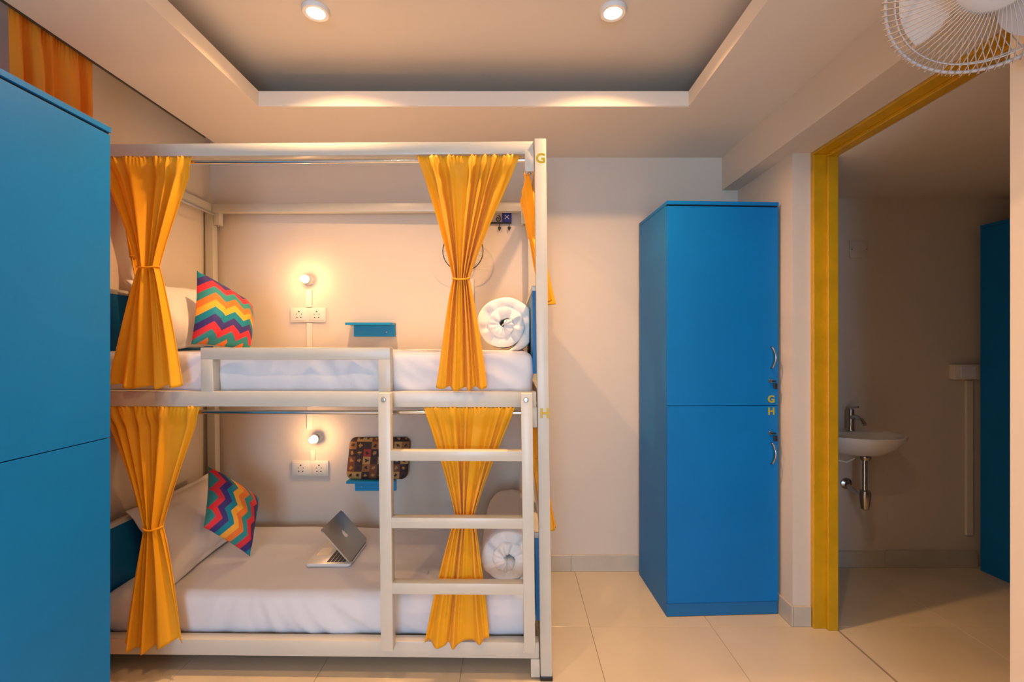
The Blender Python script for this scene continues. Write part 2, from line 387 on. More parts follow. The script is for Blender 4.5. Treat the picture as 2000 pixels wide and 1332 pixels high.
# ladder
ly0, ly1 = 1.893, 1.936
lx0, lz1 = PXY(738, 768, ly0); lx1, lz0 = PXY(762, 1273, ly0); rx0, _ = PXY(1018, 768, ly0); rx1, _ = PXY(1040, 768, ly0)
lad = bp('ladder', lx0, lx0+.049, ly0, ly1, lz0, lz1)
bp('ladder_rail', rx1-.046, rx1, ly0, ly1, lz0, lz1, M_cream, lad)
for y0_, y1_ in ((881, 901), (1012, 1033), (1140, 1162)):
    _, za = PXY(880, y1_, ly0); _, zb = PXY(880, y0_, ly0)
    bp('rung', lx0+.047, rx1-.044, ly0+.001, ly1, za, zb, M_cream, lad)
for a in (lx0+.024, rx1-.024):
    for zz in (1.168, .125 if False else None):
        if zz is None: continue
        mk('bolt', lathe([(.0, -.008), (.008, -.007), (.011, -.002), (.011, 0)], (a-.002, ly0, zz), 'Y', n=14), M_nickel, lad, xf=T, smooth=True)
    bp('spacer', a-.014, a+.014, ly1, 1.970, 1.140, 1.185, M_cream, lad)
    bp('spacer', a-.014, a+.014, ly1, 1.970, max(lz0, .1)+.0, .152+.04, M_cream, lad) if False else None
# head and foot boards
for zz in (.22, 1.265):
    for xx, s in ((-1.800, 1), (.098, -1)):
        hb = bp('headboard', xx-.009, xx+.009, yf0+PW+.004, yb1-PW-.004, zz, zz+.355, M_blued, None, .001)
        bp('edge_strip', xx-.012, xx+.012, yf0+PW+.002, yb1-PW-.002, zz+.350, zz+.372, M_cream, hb, .002)
for zz in (.105, 1.145): bp('deck_board', xl1+.004, xr0-.006, 2.020, 2.816, zz, zz+.018, M_ply, None, 0)

# ------------------------------------------------------------------ mattresses with white sheets
def mattress(name, x0, x1, y0, y1, z0, z1, r=.045, seed=0):
    nx, ny, nz = 150, 60, 18
    V, F, idx = [], [], {}
    def P(a, b, c):
        x, y, z = x0+(x1-x0)*a, y0+(y1-y0)*b, z0+(z1-z0)*c
        q = Vector((min(max(x, x0+r), x1-r), min(max(y, y0+r), y1-r), min(max(z, z0+r), z1-r)))
        d = Vector((x, y, z))-q
        if d.length > 1e-9: d.normalize()
        p = q+d*r
        # folds pulled over the sides, soft unevenness on top
        side = max(0, -d.y)+max(0, d.x)*.7
        if side > .2:
            u = p.x*9+(p.z-z0)*16*math.sin(p.x*2.3+seed)
            n = noise.noise(Vector((u, p.z*5, seed)))+.5*noise.noise(Vector((u*2.6, p.z*9, seed+4)))
            m_ = .5+.5*noise.noise(Vector((p.x*1.7, 3.1, seed)))
            p += d*(.017*n*side*m_)
            p += d*(.008*math.sin(PI*c))
        else:
            p.z += .006*noise.noise(Vector((p.x*3, p.y*3, seed)))*max(0, d.z)+.003*noise.noise(Vector((p.x*9, p.y*7, seed)))*max(0, d.z)
        return p
    def vid(i, j, k):
        key = (i, j, k)
        if key not in idx: idx[key] = len(V); V.append(P(i/nx, j/ny, k/nz))
        return idx[key]
    for i in range(nx):
        for j in range(ny):
            F.append((vid(i, j, nz), vid(i+1, j, nz), vid(i+1, j+1, nz), vid(i, j+1, nz))); F.append((vid(i, j, 0), vid(i, j+1, 0), vid(i+1, j+1, 0), vid(i+1, j, 0)))
    for i in range(nx):
        for k in range(nz):
            F.append((vid(i, 0, k), vid(i+1, 0, k), vid(i+1, 0, k+1), vid(i, 0, k+1))); F.append((vid(i, ny, k), vid(i, ny, k+1), vid(i+1, ny, k+1), vid(i+1, ny, k)))
    for j in range(ny):
        for k in range(nz):
            F.append((vid(0, j, k), vid(0, j, k+1), vid(0, j+1, k+1), vid(0, j+1, k))); F.append((vid(nx, j, k), vid(nx, j+1, k), vid(nx, j+1, k+1), vid(nx, j, k+1)))
    return mk(name, (V, F), M_sheet, xf=T, smooth='all')
tag(mattress('bed_mattress', -1.785, .083, 2.034, 2.808, 1.165, 1.358, .03, 2.0), 'mattress with a white fitted sheet on the upper bunk', 'mattress', 'bunk mattresses')
tag(mattress('bed_mattress', -1.785, .083, 2.034, 2.808, .125, .315, .04, 9.0), 'mattress with a white fitted sheet on the lower bunk', 'mattress', 'bunk mattresses')

# ------------------------------------------------------------------ curtains tied back on the bed
def curtain(label, top, tie, bot, y_top, y_bot, seed, pleats=10, across='X', xs=None, group='orange bed curtains', mat_=None, xf=T, amp=1.0, tieband=True, hem=0.0):
    """top/tie/bot: (centre, width, z). across X: hangs in the front plane; across Y: at the bed end, xs = x at top, tie, bottom"""
    rnd = random.Random(seed); ph = [rnd.uniform(0, 6.28) for _ in range(8)]
    NS, NT = 150, 84
    V, F = [], []
    tt = (top[2]-tie[2])/(top[2]-bot[2])
    for j in range(NT+1):
        t = j/NT; z = top[2]+(bot[2]-top[2])*t
        if t < tt:
            f = t/tt; e = (1-f)**1.12; c = tie[0]+(top[0]-tie[0])*e; wd = tie[1]+(top[1]-tie[1])*e
            yy = y_top+(((y_top+y_bot)/2)-y_top)*f
        else:
            f = (t-tt)/(1-tt); e = f**.82; c = tie[0]+(bot[0]-tie[0])*e; wd = tie[1]+(bot[1]-tie[1])*e
            yy = (y_top+y_bot)/2+(y_bot-(y_top+y_bot)/2)*f
        open_ = abs(t-tt)/max(tt, 1-tt)
        head = max(0, 1-t/.045)
        for i in range(NS+1):
            s = i/NS
            sw = s+.035*math.sin(5.1*s+ph[0])*1.6+.030*math.sin(13*s+ph[1])+.02*open_*math.sin(7*s+ph[6]+t*2)
            a1 = math.sin(2*PI*pleats*sw+ph[2]); a2 = math.sin(2*PI*(pleats*.53)*sw+ph[3]+t*1.1); a3 = math.sin(2*PI*pleats*1.9*sw+ph[4]-t*2)
            a1 = math.copysign(abs(a1)**.75, a1)
            flat = 1-.55*max(0, math.sin(3.3*s*PI+ph[5]))        # some fabric lies flatter than the rest
            if t < tt:
                A = .0175*a1*flat*(.55+.45*(1-head))+.007*a2*(1-head)+.0035*a3+.004*head*math.sin(2*PI*26*s+ph[5])
            else:
                k = (t-tt)/(1-tt); A = .0150*a1*flat*(1-.35*k)+.016*a2*(.3+.7*k)+.003*a3*(1-k)
            edge = min(1, min(s, 1-s)*14)
            cov = max(0, 1-t/.085); dep = yy-.020*min(1, cov*1.6)*(1 if across == 'X' else 0)+A*amp*(.4+.6*edge)*(1-.45*min(1, cov*1.5))-.010*math.sin(PI*s)*(1-open_)
            lat = c+wd*(s-.5)+.0035*a2*open_*math.sin(t*9+ph[1])
            zz = z
            if t > tt: zz += ((t-tt)/(1-tt))*(hem*math.sin(PI*(s*1.6+.1))+.007*a2+.012*(abs(s-.5)*2)**2)
            zz += head*.004*math.sin(2*PI*23*s+ph[2])
            if across == 'X': V.append(Vector((lat, dep, zz)))
            else:
                q = (xs[0]+(xs[1]-xs[0])*(t/tt)) if t < tt else (xs[1]+(xs[2]-xs[1])*((t-tt)/(1-tt)))
                V.append(Vector((q+(dep-yy), lat, zz)))
    for j in range(NT):
        for i in range(NS): q = j*(NS+1)+i; F.append((q, q+1, q+NS+2, q+NS+1))
    o = mk('curtain', (V, F), mat_ or M_curt, xf=xf, smooth='all')
    md = o.modifiers.new('thickness', 'SOLIDIFY'); md.thickness = .0016; md.offset = 0
    tag(o, label, 'curtain', group)
    if tieband:
        P = []
        for k in range(28):
            a = 2*PI*k/28
            if across == 'X': P.append((tie[0]+math.cos(a)*tie[1]*.52, (y_top+y_bot)/2-.008+math.sin(a)*.024, tie[2]+.004*math.cos(2*a)))
            else: P.append((xs[1]+math.sin(a)*.026, tie[0]+math.cos(a)*tie[1]*.54, tie[2]))
        mk('tieback', tube(P, .0038, 8, closed=True), mat_ or M_curt, o, smooth='all', xf=xf)
    return o
def cpx(x0, x1, y, Yb):
    a, z = PXY(x0, y, Yb); b, _ = PXY(x1, y, Yb); return ((a+b)/2, b-a, z)
curtain('orange curtain tied in the middle on the upper bunk beside the tall left locker', cpx(190, 381, 311, 1.993), cpx(273, 311, 523, 1.97), cpx(212, 357, 757, 1.945), 1.993, 1.946, 3, 6)
curtain('orange curtain tied in the middle on the upper bunk in front of the rolled duvet', cpx(816, 1015, 308, 1.993), cpx(885, 917, 546, 1.97), cpx(852, 951, 760, 1.945), 1.993, 1.946, 11, 6)
curtain('orange curtain tied in the middle on the lower bunk beside the tall left locker', cpx(200, 397, 792, 1.993), cpx(285, 318, 1029, 1.972), cpx(244, 359, 1262, 1.952), 1.993, 1.950, 23, 7, hem=-.018, amp=.85)
curtain('orange curtain tied in the middle behind the ladder rungs', cpx(830, 1006, 794, 1.993), cpx(890, 926, 1012, 1.972), cpx(829, 956, 1258, 1.952), 1.993, 1.953, 31, 7, amp=.72, hem=-.01)
for k, dz in ((0, 0), (1, -1.058)):
    lv = ('upper', 'lower')[k]
    curtain(f'orange curtain at the far right end of the {lv} bunk behind the corner post', (2.36, .46, 2.176+dz), (2.30, .05, 1.90+dz), (2.27, .14, 1.572+dz), .08, .18, 41+k, 5, across='Y', xs=(.080, .125, .172), amp=1.7)
    curtain(f'orange curtain at the left end of the {lv} bunk against the side wall', (2.20, .28, 2.176+dz), (2.22, .06, 1.80+dz), (2.27, .18, 1.645+dz), -1.765, -1.765, 51+k, 7, across='Y', xs=(-1.765, -1.765, -1.742), amp=.7)
# curtain in the ceiling pocket on the left wall
curtain('orange curtain hanging from the ceiling slot above the left locker', (1.80, .325, 2.575), (1.80, .31, 1.2), (1.80, .33, .03), -1.73, -1.73, 77, 4, across='Y', xs=(-1.73, -1.73, -1.73), group='orange ceiling curtain', mat_=M_curt2, xf=None, amp=1.5, tieband=False)

# ------------------------------------------------------------------ pillows and cushions
def soft(name, C4, th, m, back=1.0, flange=0.0, n=34, pinch=.06, seed=0):
    """cushion between four corners (top-near, top-far, bottom-far, bottom-near)"""
    A, B, C, D = [Vector(c) for c in C4]
    nrm = ((C-A).cross(B-D)).normalized()
    if nrm.dot((A+C)/2-Vector((0, 0, CH))) > 0: nrm = -nrm      # side -1 is the back
    V, F, U = [], [], []
    for side in (1, -1):
        for j in range(n+1):
            for i in range(n+1):
                u, v = i/n, j/n
                a, b = 2*u-1, 2*v-1
                # edges pulled in between the corners
                pu = a*(1-pinch*(1-b*b)*abs(a)); pv = b*(1-pinch*(1-a*a)*abs(b))
                uu, vv = (pu+1)/2, (pv+1)/2
                p = (A*(1-uu)+B*uu)*(1-vv)+(D*(1-uu)+C*uu)*vv
                fa, fb = min(1, abs(a)/(1-flange)), min(1, abs(b)/(1-flange))
                h = max(0, (1-fa**2.6))**.55*max(0, (1-fb**2.6))**.55
                wr = 1+.10*noise.noise(Vector((u*4, v*4, seed)))+.05*noise.noise(Vector((u*11, v*9, seed+3)))
                p = p+nrm*side*(th/2*h*wr*(back if side < 0 else 1)+.002)
                if flange and h <= 0: p += nrm*.004*math.sin(u*23+v*17)
                V.append(p); U.append((u, 1-v))
    N = (n+1)**2
    for s in range(2):
        for j in range(n):
            for i in range(n):
                q = s*N+j*(n+1)+i; f = (q, q+1, q+n+2, q+n+1); F.append(f if s else f[::-1])
    ring = [i for i in range(n)]+[j*(n+1)+n for j in range(n)]+[n*(n+1)+n-i for i in range(n)]+[(n-j)*(n+1) for j in range(n)]
    for k in range(len(ring)):
        a, b = ring[k], ring[(k+1) % len(ring)]; F.append((a, b, b+N, a+N))
    bm = bmesh.new(); bv = [bm.verts.new(v) for v in V]
    for f in F: bm.faces.new([bv[i] for i in f])
    bmesh.ops.recalc_face_normals(bm, faces=bm.faces); bm.verts.index_update()
    geo = ([v.co.copy() for v in bm.verts], [tuple(v.index for v in f.verts) for f in bm.faces]); bm.free()
    return mk(name, geo, m, smooth='all', uv=U)
def at(x, y, Y): return ((x-VX)*Y/FP, Y, CH-(y-VY)*Y/FP)
for zz, lv in ((0, 'lower'), (1.045, 'upper')):
    p = soft('pillow', [(-1.745, 2.15, .635+zz), (-1.735, 2.74, .655+zz), (-1.53, 2.74, .328+zz), (-1.50, 2.12, .322+zz)], .16, M_pill, flange=.10, seed=zz)
    tag(p, f'white pillow leaning on the blue headboard of the {lv} bunk', 'pillow', 'white pillows')
c = soft('cushion', [at(385, 529, 2.29), at(492, 598, 2.50), at(487, 686, 2.42), at(374, 672, 2.13)], .19, zigzag_mat('zigzag_print_across', False, 9.5, 3.3, 1.05), seed=5, back=.3)
tag(c, 'zigzag patterned multicolour cushion on the upper bunk', 'cushion', 'zigzag cushions')
c = soft('cushion', [at(407, 911, 2.47), at(506, 974, 2.55), at(488, 1086, 2.38), at(398, 1030, 2.26)], .18, zigzag_mat('zigzag_print_along', True, 9.0, 3.3, 1.0), seed=8, back=.5)
tag(c, 'zigzag patterned multicolour cushion on the lower bunk', 'cushion', 'zigzag cushions')

# ------------------------------------------------------------------ rolled duvets
def duvet(label, cx, cz, y0, y1, r1, start, seed, zf):
    NT, NL = 190, 30; pitch = .049; th = .064; turns = (r1-th/2-.010)/pitch
    V, F = [], []
    L = y1-y0
    for i in range(NT+1):
        f = i/NT; a = start+2*PI*turns*(1-f); r = .010+pitch*turns*f
        ct, st = math.cos(a), math.sin(a)
        taper = min(1, f*10+.35)*min(1, (1-f)*14+.25)
        for k in range(NL):
            t = 2*PI*k/NL; cy, cr = math.cos(t), math.sin(t)
            hy = L/2-.025
            yy = math.copysign(hy, cy)*min(1, abs(cy)*1.6)+cy*.025
            puff = .5*th*math.copysign(abs(cr)**.7, cr)*taper
            ang = i*.11
            nn = noise.noise(Vector((ang*1.1, yy*7, seed+(0 if cr > 0 else 9))))+.35*noise.noise(Vector((ang*2.2, yy*12, seed)))
            rr = r+puff*(1+.16*nn)
            ye = yy*(1+.05*noise.noise(Vector((ang*1.6, 1.7, seed)))+.025*noise.noise(Vector((ang*2.4, 4.7, seed))))+(-.03 if cy < 0 else .0)*(1-f)*.6
            V.append(Vector((min(.083, cx+rr*ct*1.02), (y0+y1)/2+ye, max(zf, cz+rr*st))))
    for i in range(NT):
        for k in range(NL): F.append((i*NL+k, i*NL+(k+1) % NL, (i+1)*NL+(k+1) % NL, (i+1)*NL+k))
    F.append(tuple(range(NL-1, -1, -1))); F.append(tuple(NT*NL+k for k in range(NL)))
    o = mk('rolled_duvet', (V, F), M_duvet, smooth='all')
    tag(o, label, 'duvet', 'rolled duvets')
duvet('white duvet rolled into a spiral on the upper bunk', -.040, 1.362+.120, 2.27, 2.74, .162, R(-80), 1, 1.361)
duvet('white duvet rolled into a spiral on the lower bunk behind the ladder', -.022, .320+.120, 2.10, 2.72, .150, R(-70), 6, .319)

# ------------------------------------------------------------------ laptop
lz = .3235
lap = empty('laptop', (-.88, 2.415, lz)); tag(lap, 'silver laptop standing half open on the lower bunk', 'laptop')
hx, ny0, ny1, bl, bt = -.776, 2.282, 2.553, .214, .013
mk('base', outline(rrect(hx-bl, hx, ny0, ny1, .012), lz, lz+bt, 'XY', .002), M_alul, lap, smooth=True)
kg = []
for r_ in range(5):
    n_ = 12
    for c_ in range(n_):
        kw = (ny1-ny0-.036)/n_; a = hx-.030-r_*.0185; b = ny0+.018+c_*kw
        kg.append(box(a-.0155, a, b+.001, b+kw-.002, lz+bt-.001, lz+bt+.0012))
mk('keyboard', join(*kg), M_keys, lap)
mk('trackpad', outline(rrect(hx-bl+.012, hx-bl+.072, (ny0+ny1)/2-.045, (ny0+ny1)/2+.045, .005), lz+bt-.0005, lz+bt+.0005, 'XY'), M_alu, lap, smooth=True)
mk('hinge', tube([(hx-.004, ny0+.03, lz+bt+.003), (hx-.004, ny1-.03, lz+bt+.003)], .006, 12), M_black, lap, smooth=True)
la = math.atan2(.158, -.140); ll = .211
def lidxf(v):
    # v: (distance up the lid, y, out of the back face)
    d = Vector((math.cos(la), 0, math.sin(la))); nn = Vector((math.sin(la), 0, -math.cos(la)))
    return Vector((hx-.002, 0, lz+bt+.004))+d*v.x+nn*v.z+Vector((0, v.y, 0))
lid = mk('lid', outline(rrect(.0, ll, ny0, ny1, .012), -.003, .004, 'XY', .002), M_alu, lap, smooth=True, xf=lidxf)
mk('screen', outline(rrect(.012, ll-.008, ny0+.008, ny1-.008, .004), -.0045, -.003, 'XY'), M_black, lid, xf=lidxf)
ap = []                                         # fruit-shaped emblem with a bite and a leaf
for k in range(40):
    t = 2*PI*k/40; r_ = .0165*(1-.10*math.cos(2*t)-.06*math.sin(3*t))
    x_, y_ = r_*math.cos(t), r_*math.sin(t)
    if math.hypot(x_-.019, y_-.003) < .009: q = math.atan2(y_-.003, x_-.019); x_, y_ = .019+.009*math.cos(q), .003+.009*math.sin(q)
    ap.append((x_, y_))
cy_, cu_ = (ny0+ny1)/2, ll*.52
mk('emblem', outline([(cu_+b_, cy_+a_) for a_, b_ in ap], .004, .0047, 'XY'), M_logo, lid, xf=lidxf)
mk('emblem_leaf', outline([(cu_+.019+.006*math.sin(t*PI/5), cy_+.002+.0035*math.cos(t*PI/5)) for t in range(10)], .004, .0047, 'XY'), M_logo, lid, xf=lidxf)

# ------------------------------------------------------------------ things on the wall inside the bunks
M_slv = sleeve_mat()
def wall_shelf(x0, x1, zt, label):
    t = empty('wall_shelf', ((x0+x1)/2, YB-.05, zt-.08)); tag(t, label, 'shelf', 'small blue wall shelves')
    mk('ledge', box(x0-.012, x1, YB-.105, YB-.001, zt-.014, zt, .0015), M_cyan, t)
    b = mk('back_plate', box(x0+.012, x1-.002, YB-.018, YB-.001, zt-.082, zt-.014, .001), M_cyan, t)
    for k in (.2, .8): mk('screw', lathe([(0, -.002), (.004, -.002), (.005, 0)], (x0+(x1-x0)*k, YB-.018, zt-.055), 'Y', n=10), M_nickel, b)
wall_shelf((686-VX)*2.89/FP, (771-VX)*2.89/FP, CH-(630-VY)*2.83/FP, 'small blue shelf on the wall above the upper mattress')
wall_shelf((688-VX)*2.89/FP, (773-VX)*2.89/FP, CH-(939-VY)*2.83/FP, 'small blue shelf on the wall under the patterned sleeve')
# laptop sleeve leaning on the lower shelf
sx0, sx1, sz0, sz1 = (679-VX)*2.86/FP, (797-VX)*2.86/FP, CH-(938-VY)*2.83/FP+.002, CH-(857-VY)*2.86/FP
pts = rrect(sx0, sx1, sz0, sz1, .035, 8)
def sleeve_geo():
    V, F, U = [], [], []; n = len(pts); cx_, cz_ = (sx0+sx1)/2, (sz0+sz1)/2
    prof = [(0, -.016), (.45, -.0155), (.8, -.014), (.93, -.011), (1.0, -.004), (1.0, .004), (.93, .011), (.6, .013), (0, .013)]
    for s, d in prof:
        for a, b in pts:
            X, Z = cx_+(a-cx_)*s, cz_+(b-cz_)*s; f = (Z-sz0)/(sz1-sz0)
            sk = .012*(f-.5)
            V.append(Vector((X+sk, YB-.022-.040*(1-f)+d, Z))); U.append(((a-sx0)/(sx1-sx0)*s+.5*(1-s), (b-sz0)/(sz1-sz0)*s+.5*(1-s)))
    for i in range(len(prof)-1):
        for k in range(n): F.append((i*n+k, i*n+(k+1) % n, (i+1)*n+(k+1) % n, (i+1)*n+k))
    return V, F, U
V_, F_, U_ = sleeve_geo()
sl = tag(mk('laptop_sleeve', (V_, F_), M_slv, smooth=True, uv=U_), 'brown patchwork patterned laptop sleeve on the lower wall shelf', 'laptop sleeve')
def sl_edge(a, b, d):
    f = (b-sz0)/(sz1-sz0); return (a+.012*(f-.5), YB-.022-.040*(1-f)+d, b)
mk('zip', tube([sl_edge(a, b, 0) for a, b in pts], .0028, 6, closed=True), M_black, sl, smooth='all')
# wall lamps
def wall_lamp(px, py, label):
    x, y, z = at(px, py, YB-.062)
    t = empty('wall_lamp', (x, YB, z-.03)); tag(t, label, 'lamp', 'glowing wall lamps')
    mk('back_plate', lathe([(.030, 0), (.030, -.008), (.026, -.013), (0, -.013)], (x, YB-.001, z), 'Y'), M_plate, t, smooth=True)
    mk('holder', lathe([(.012, 0), (.012, -.020), (.022, -.034), (.024, -.046), (.022, -.046), (.019, -.034), (0, -.030)], (x, YB-.012, z), 'Y'), M_plate, t, smooth=True)
    mk('bulb', lathe([(0, -.026), (.012, -.022), (.0185, -.010), (.0195, 0), (.016, .012), (.010, .018), (.0, .018)], (x, YB-.078, z), 'Y', n=20), M_bulb, t, smooth=True)
wall_lamp(596, 545, 'glowing bulb lamp on the wall of the upper bunk'); wall_lamp(613, 858, 'glowing bulb lamp on the wall of the lower bunk')
def socket(px0, px1, py0, py1, label, D=YB-.012, face='Y', nmod=2):
    x0, _, z1 = at(px0, py0, D); x1, _, z0 = at(px1, py1, D)
    t = empty('socket_plate', ((x0+x1)/2, YB, z0)); tag(t, label, 'socket', 'wall socket plates')
    mk('plate', box(x0, x1, YB-.012, YB-.0005, z0, z1, .003), M_plate, t, smooth=True)
    w_ = (x1-x0)/2
    for k in range(2):
        a = x0+k*w_; m_ = mk('socket_module', box(a+.008, a+w_-.008, YB-.0145, YB-.011, z0+.010, z1-.010, .0015), M_plate, t, smooth=True)
        cx_, cz_ = a+w_/2, (z0+z1)/2
        hs = [lathe([(0, -.0004), (r_, -.0004), (r_, .0006), (0, .0006)], (cx_+dx, YB-.0147, cz_+dz), 'Y', n=10) for dx, dz, r_ in ((0, .020, .0045), (-.015, .004, .003), (.015, .004, .003), (-.012, -.016, .0038), (.012, -.016, .0038))]
        mk('pin_holes', join(*hs), M_black, m_)
socket(567, 636, 601, 629, 'double socket plate on the wall below the upper lamp'); socket(570, 641, 900, 930, 'double socket plate on the wall below the lower lamp')
def duct(px0, px1, py0, py1, label):
    x0, _, z1 = at(px0, py0, YB); x1, _, z0 = at(px1, py1, YB)
    tag(mk('cable_duct', join(box(x0, x1, YB-.010, YB-.0005, z0, z1, .002), box(x0+.004, x1-.004, YB-.0125, YB-.010, z0, z1, .001)), M_plate), label, 'cable duct')
duct(599, 610, 566, 600, 'short cable duct between the upper lamp and its socket')
duct(600, 611, 631, 838, 'long cable duct running down the wall below the upper socket')
duct(607, 617, 878, 899, 'short cable duct between the lower lamp and its socket')
duct(915, 926, 545, 690, 'cable duct on the wall behind the upper curtain by the rolled duvet')
# small wall fan behind the upper curtain
fx, fy, fz = at(904, 490, 2.83)
f_ = empty('wall_fan', (fx, YB, fz-.06)); tag(f_, 'small round fan on the bunk wall behind the upper curtain', 'fan')
def ringpts(c, r, y, n=40): return [(c[0]+r*math.cos(2*PI*k/n), y, c[2]+r*math.sin(2*PI*k/n)) for k in range(n)]
C_ = (fx, fy, fz)
mk('guard_ring', tube(ringpts(C_, .120, 2.835), .003, 6, closed=True), M_iron, f_, smooth='all')
mk('guard_wires', join(tube(ringpts(C_, .075, 2.828), .0014, 5, closed=True), *[tube([(fx+.02*math.cos(a), 2.822, fz+.02*math.sin(a)), (fx+.12*math.cos(a), 2.835, fz+.12*math.sin(a))], .0014, 5) for a in [2*PI*k/24 for k in range(24)]]), M_wire, f_)
mk('hub', lathe([(0, -.012), (.018, -.010), (.022, 0), (.022, .05), (.03, .06), (.03, .084), (0, .084)], (fx, 2.835, fz), 'Y'), M_white, f_, smooth=True)
# key hanger with a blue tile
kx, ky, kz = at(990, 424, YB-.016)
k_ = empty('key_hanger', (kx, YB, kz-.08)); tag(k_, 'black iron key hanger with blue ceramic tile under the back beam', 'key hanger')
M_star = mat('blue_ceramic', (.03, .035, .26), .25, var=.3, vscale=40)
mk('ceramic_tile', box(kx-.028, kx+.028, YB-.020, YB-.008, kz-.030, kz+.030, .002), M_star, k_)
mk('star', join(*[box(-.018, .018, YB-.0212, YB-.0198, -.0022, .0022) for _ in (0,)]), M_white, k_, xf=lambda v: Vector((kx+v.x*.7071-v.z*.7071, v.y, kz+v.x*.7071+v.z*.7071)))
mk('star', join(*[box(-.018, .018, YB-.0212, YB-.0198, -.0022, .0022) for _ in (0,)]), M_white, k_, xf=lambda v: Vector((kx+v.x*.7071+v.z*.7071, v.y, kz-v.x*.7071+v.z*.7071)))
mk('iron_bar', box(kx-.11, kx+.028, YB-.018, YB-.006, kz-.040, kz-.031, .001), M_iron, k_)
mk('scroll', tube([(kx-.004+(.003+.010*t)*math.cos(t*7-1), YB-.012, kz+.047+(.003+.010*t)*math.sin(t*7-1)) for t in [i/24 for i in range(25)]], .003, 6), M_iron, k_, smooth='all')
mk('scroll', tube([(kx-.055+(.004+.014*t)*math.cos(t*8), YB-.012, kz-.01+(.004+.018*t)*math.sin(t*8)) for t in [i/24 for i in range(25)]], .003, 6), M_iron, k_, smooth='all')
for dx in (-.045, .014):
    mk('hook', tube([(kx+dx, YB-.014, kz-.04), (kx+dx, YB-.018, kz-.06)], .0022, 6), M_iron, k_)
    mk('heart_drop', lathe([(0, -.016), (.009, .002), (.010, .010), (.004, .014), (0, .013)], (kx+dx, YB-.018, kz-.072), n=12, sy=.4), M_iron, k_, smooth=True)

# ------------------------------------------------------------------ blue lockers
def locker(loc, rot, label, letters=None, hand=1, keys=True):
    W_, D_, H_ = .580, .455, 2.118
    t = empty('locker', loc, (0, 0, rot), local=True); tag(t, label, 'locker', 'blue lockers')
    mk('carcass', box(0, W_, .018, D_, .001, H_-.020, .001), M_blue, t)
    mk('top_panel', box(-.001, W_+.001, -.002, D_, H_-.018, H_, .001), M_blue, t)
    mk('gap_shade_strip', box(.001, W_-.001, .006, D_-.002, H_-.022, H_-.018), M_black, t)  # black strip painting in the shade line below the top panel
    mk('plinth', box(.001, W_-.001, .006, .018, .003, .068, .001), M_blued, t)
    zs = 1.076
    for i, (a, b) in enumerate(((zs+.0015, H_-.026), (.072, zs-.0015))):
        d = mk('door', box(.0015, W_-.0015, 0, .0175, a, b, .001), M_blue, t)
        hx_ = W_-.038 if hand > 0 else .038
        up = i == 0
        z0_ = zs+.190 if up else zs-.300
        h = mk('handle', tube([(hx_, .002, z0_), (hx_, -.012, z0_+.004)]+[(hx_+.006*math.sin(PI*k/10), -.014-.016*math.sin(PI*k/10), z0_+.006+.098*k/10) for k in range(11)]+[(hx_, -.012, z0_+.106), (hx_, .002, z0_+.110)], .0048, 8), M_nickel, d, smooth='all')
        zl = zs+.125 if up else zs-.142
        lk = mk('lock', lathe([(0, -.006), (.009, -.006), (.011, -.003), (.011, 0)], (hx_-.004, 0, zl), 'Y', n=18), M_nickel, d, smooth=True)
        if keys:
            mk('key', join(box(hx_-.006, hx_+.018, -.016, -.005, zl-.004, zl+.003, .001), box(hx_+.004, hx_+.022, -.020, -.013, zl-.040, zl-.010, .003)), M_black, d)
        if letters:
            letter(letters[i], .050, M_letterd, 'letter', d, Matrix.Translation((hx_, -.0012, zs+.030 if up else zs-.032)) @ RX)
    return t
locker((.788, 2.418, 0), R(2.6), 'tall blue two-door locker with letters G and H beside the yellow doorway', ('G', 'H'))
l1 = locker((-1.351, 1.603-.580, 0), R(90), 'tall blue locker at the left edge in front of the bed', None, hand=-1, keys=True)
locker((2.915, 2.470, 0), R(5), 'dark blue locker in the room beyond the doorway', None)

# ------------------------------------------------------------------ wash basin in the corridor
bx, bz, YW = 2.036, .866, 2.975
wb = empty('wash_basin', (bx, YW, .60)); tag(wb, 'white wall-hung ceramic wash basin with chrome tap beyond the doorway', 'wash basin')
def basin_geo():
    V, F = [], []; n = 48
    prof = [(0.16, -.125, 0), (.55, -.112, 0), (.80, -.070, 0), (.97, -.022, 0), (1.0, -.006, 0), (.985, .0, 0), (.93, .0, 0), (.86, -.010, 1), (.74, -.055, 1), (.45, -.085, 1), (.0, -.092, 1)]
    for s, h, inn in prof:
        for k in range(n):
            t = 2*PI*k/n; a, b = math.cos(t), math.sin(t)
            X = .245*math.copysign(abs(a)**.85, a); Y = (.20 if b < 0 else .17)*math.copysign(abs(b)**(1 if b < 0 else .45), b)
            yc = -.205
            if inn: X *= .96*s; Y = Y*s*(.9 if b < 0 else .60)
            else: X *= s; Y *= (s if b < 0 else max(s, .9) if h > -.1 else .8)
            V.append(Vector((bx+X, min(YW-.001, YW+yc+.035+Y), bz+h)))
    for i in range(len(prof)-1):
        for k in range(n): F.append((i*n+k, i*n+(k+1) % n, (i+1)*n+(k+1) % n, (i+1)*n+k))
    F.append(tuple(range(n-1, -1, -1)))
    return V, F
mk('bowl', basin_geo(), M_ceram, wb, smooth=True)
mk('overflow_hole', lathe([(0, -.002), (.010, -.002), (.010, .002), (0, .002)], (bx-.005, YW-.075, bz-.034), 'Y', n=14), M_black, wb)
tp = mk('tap', lathe([(.021, 0), (.021, .006), (.0175, .010), (.0175, .125), (.016, .130), (0, .130)], (bx+.02, YW-.085, bz), n=20), M_nickel, wb, smooth=True)
mk('spout', tube([(bx+.02, YW-.09, bz+.080), (bx+.02, YW-.13, bz+.090), (bx+.02, YW-.175, bz+.078), (bx+.02, YW-.200, bz+.052)], [.014, .013, .012, .0115], 12), M_nickel, tp, smooth=True)
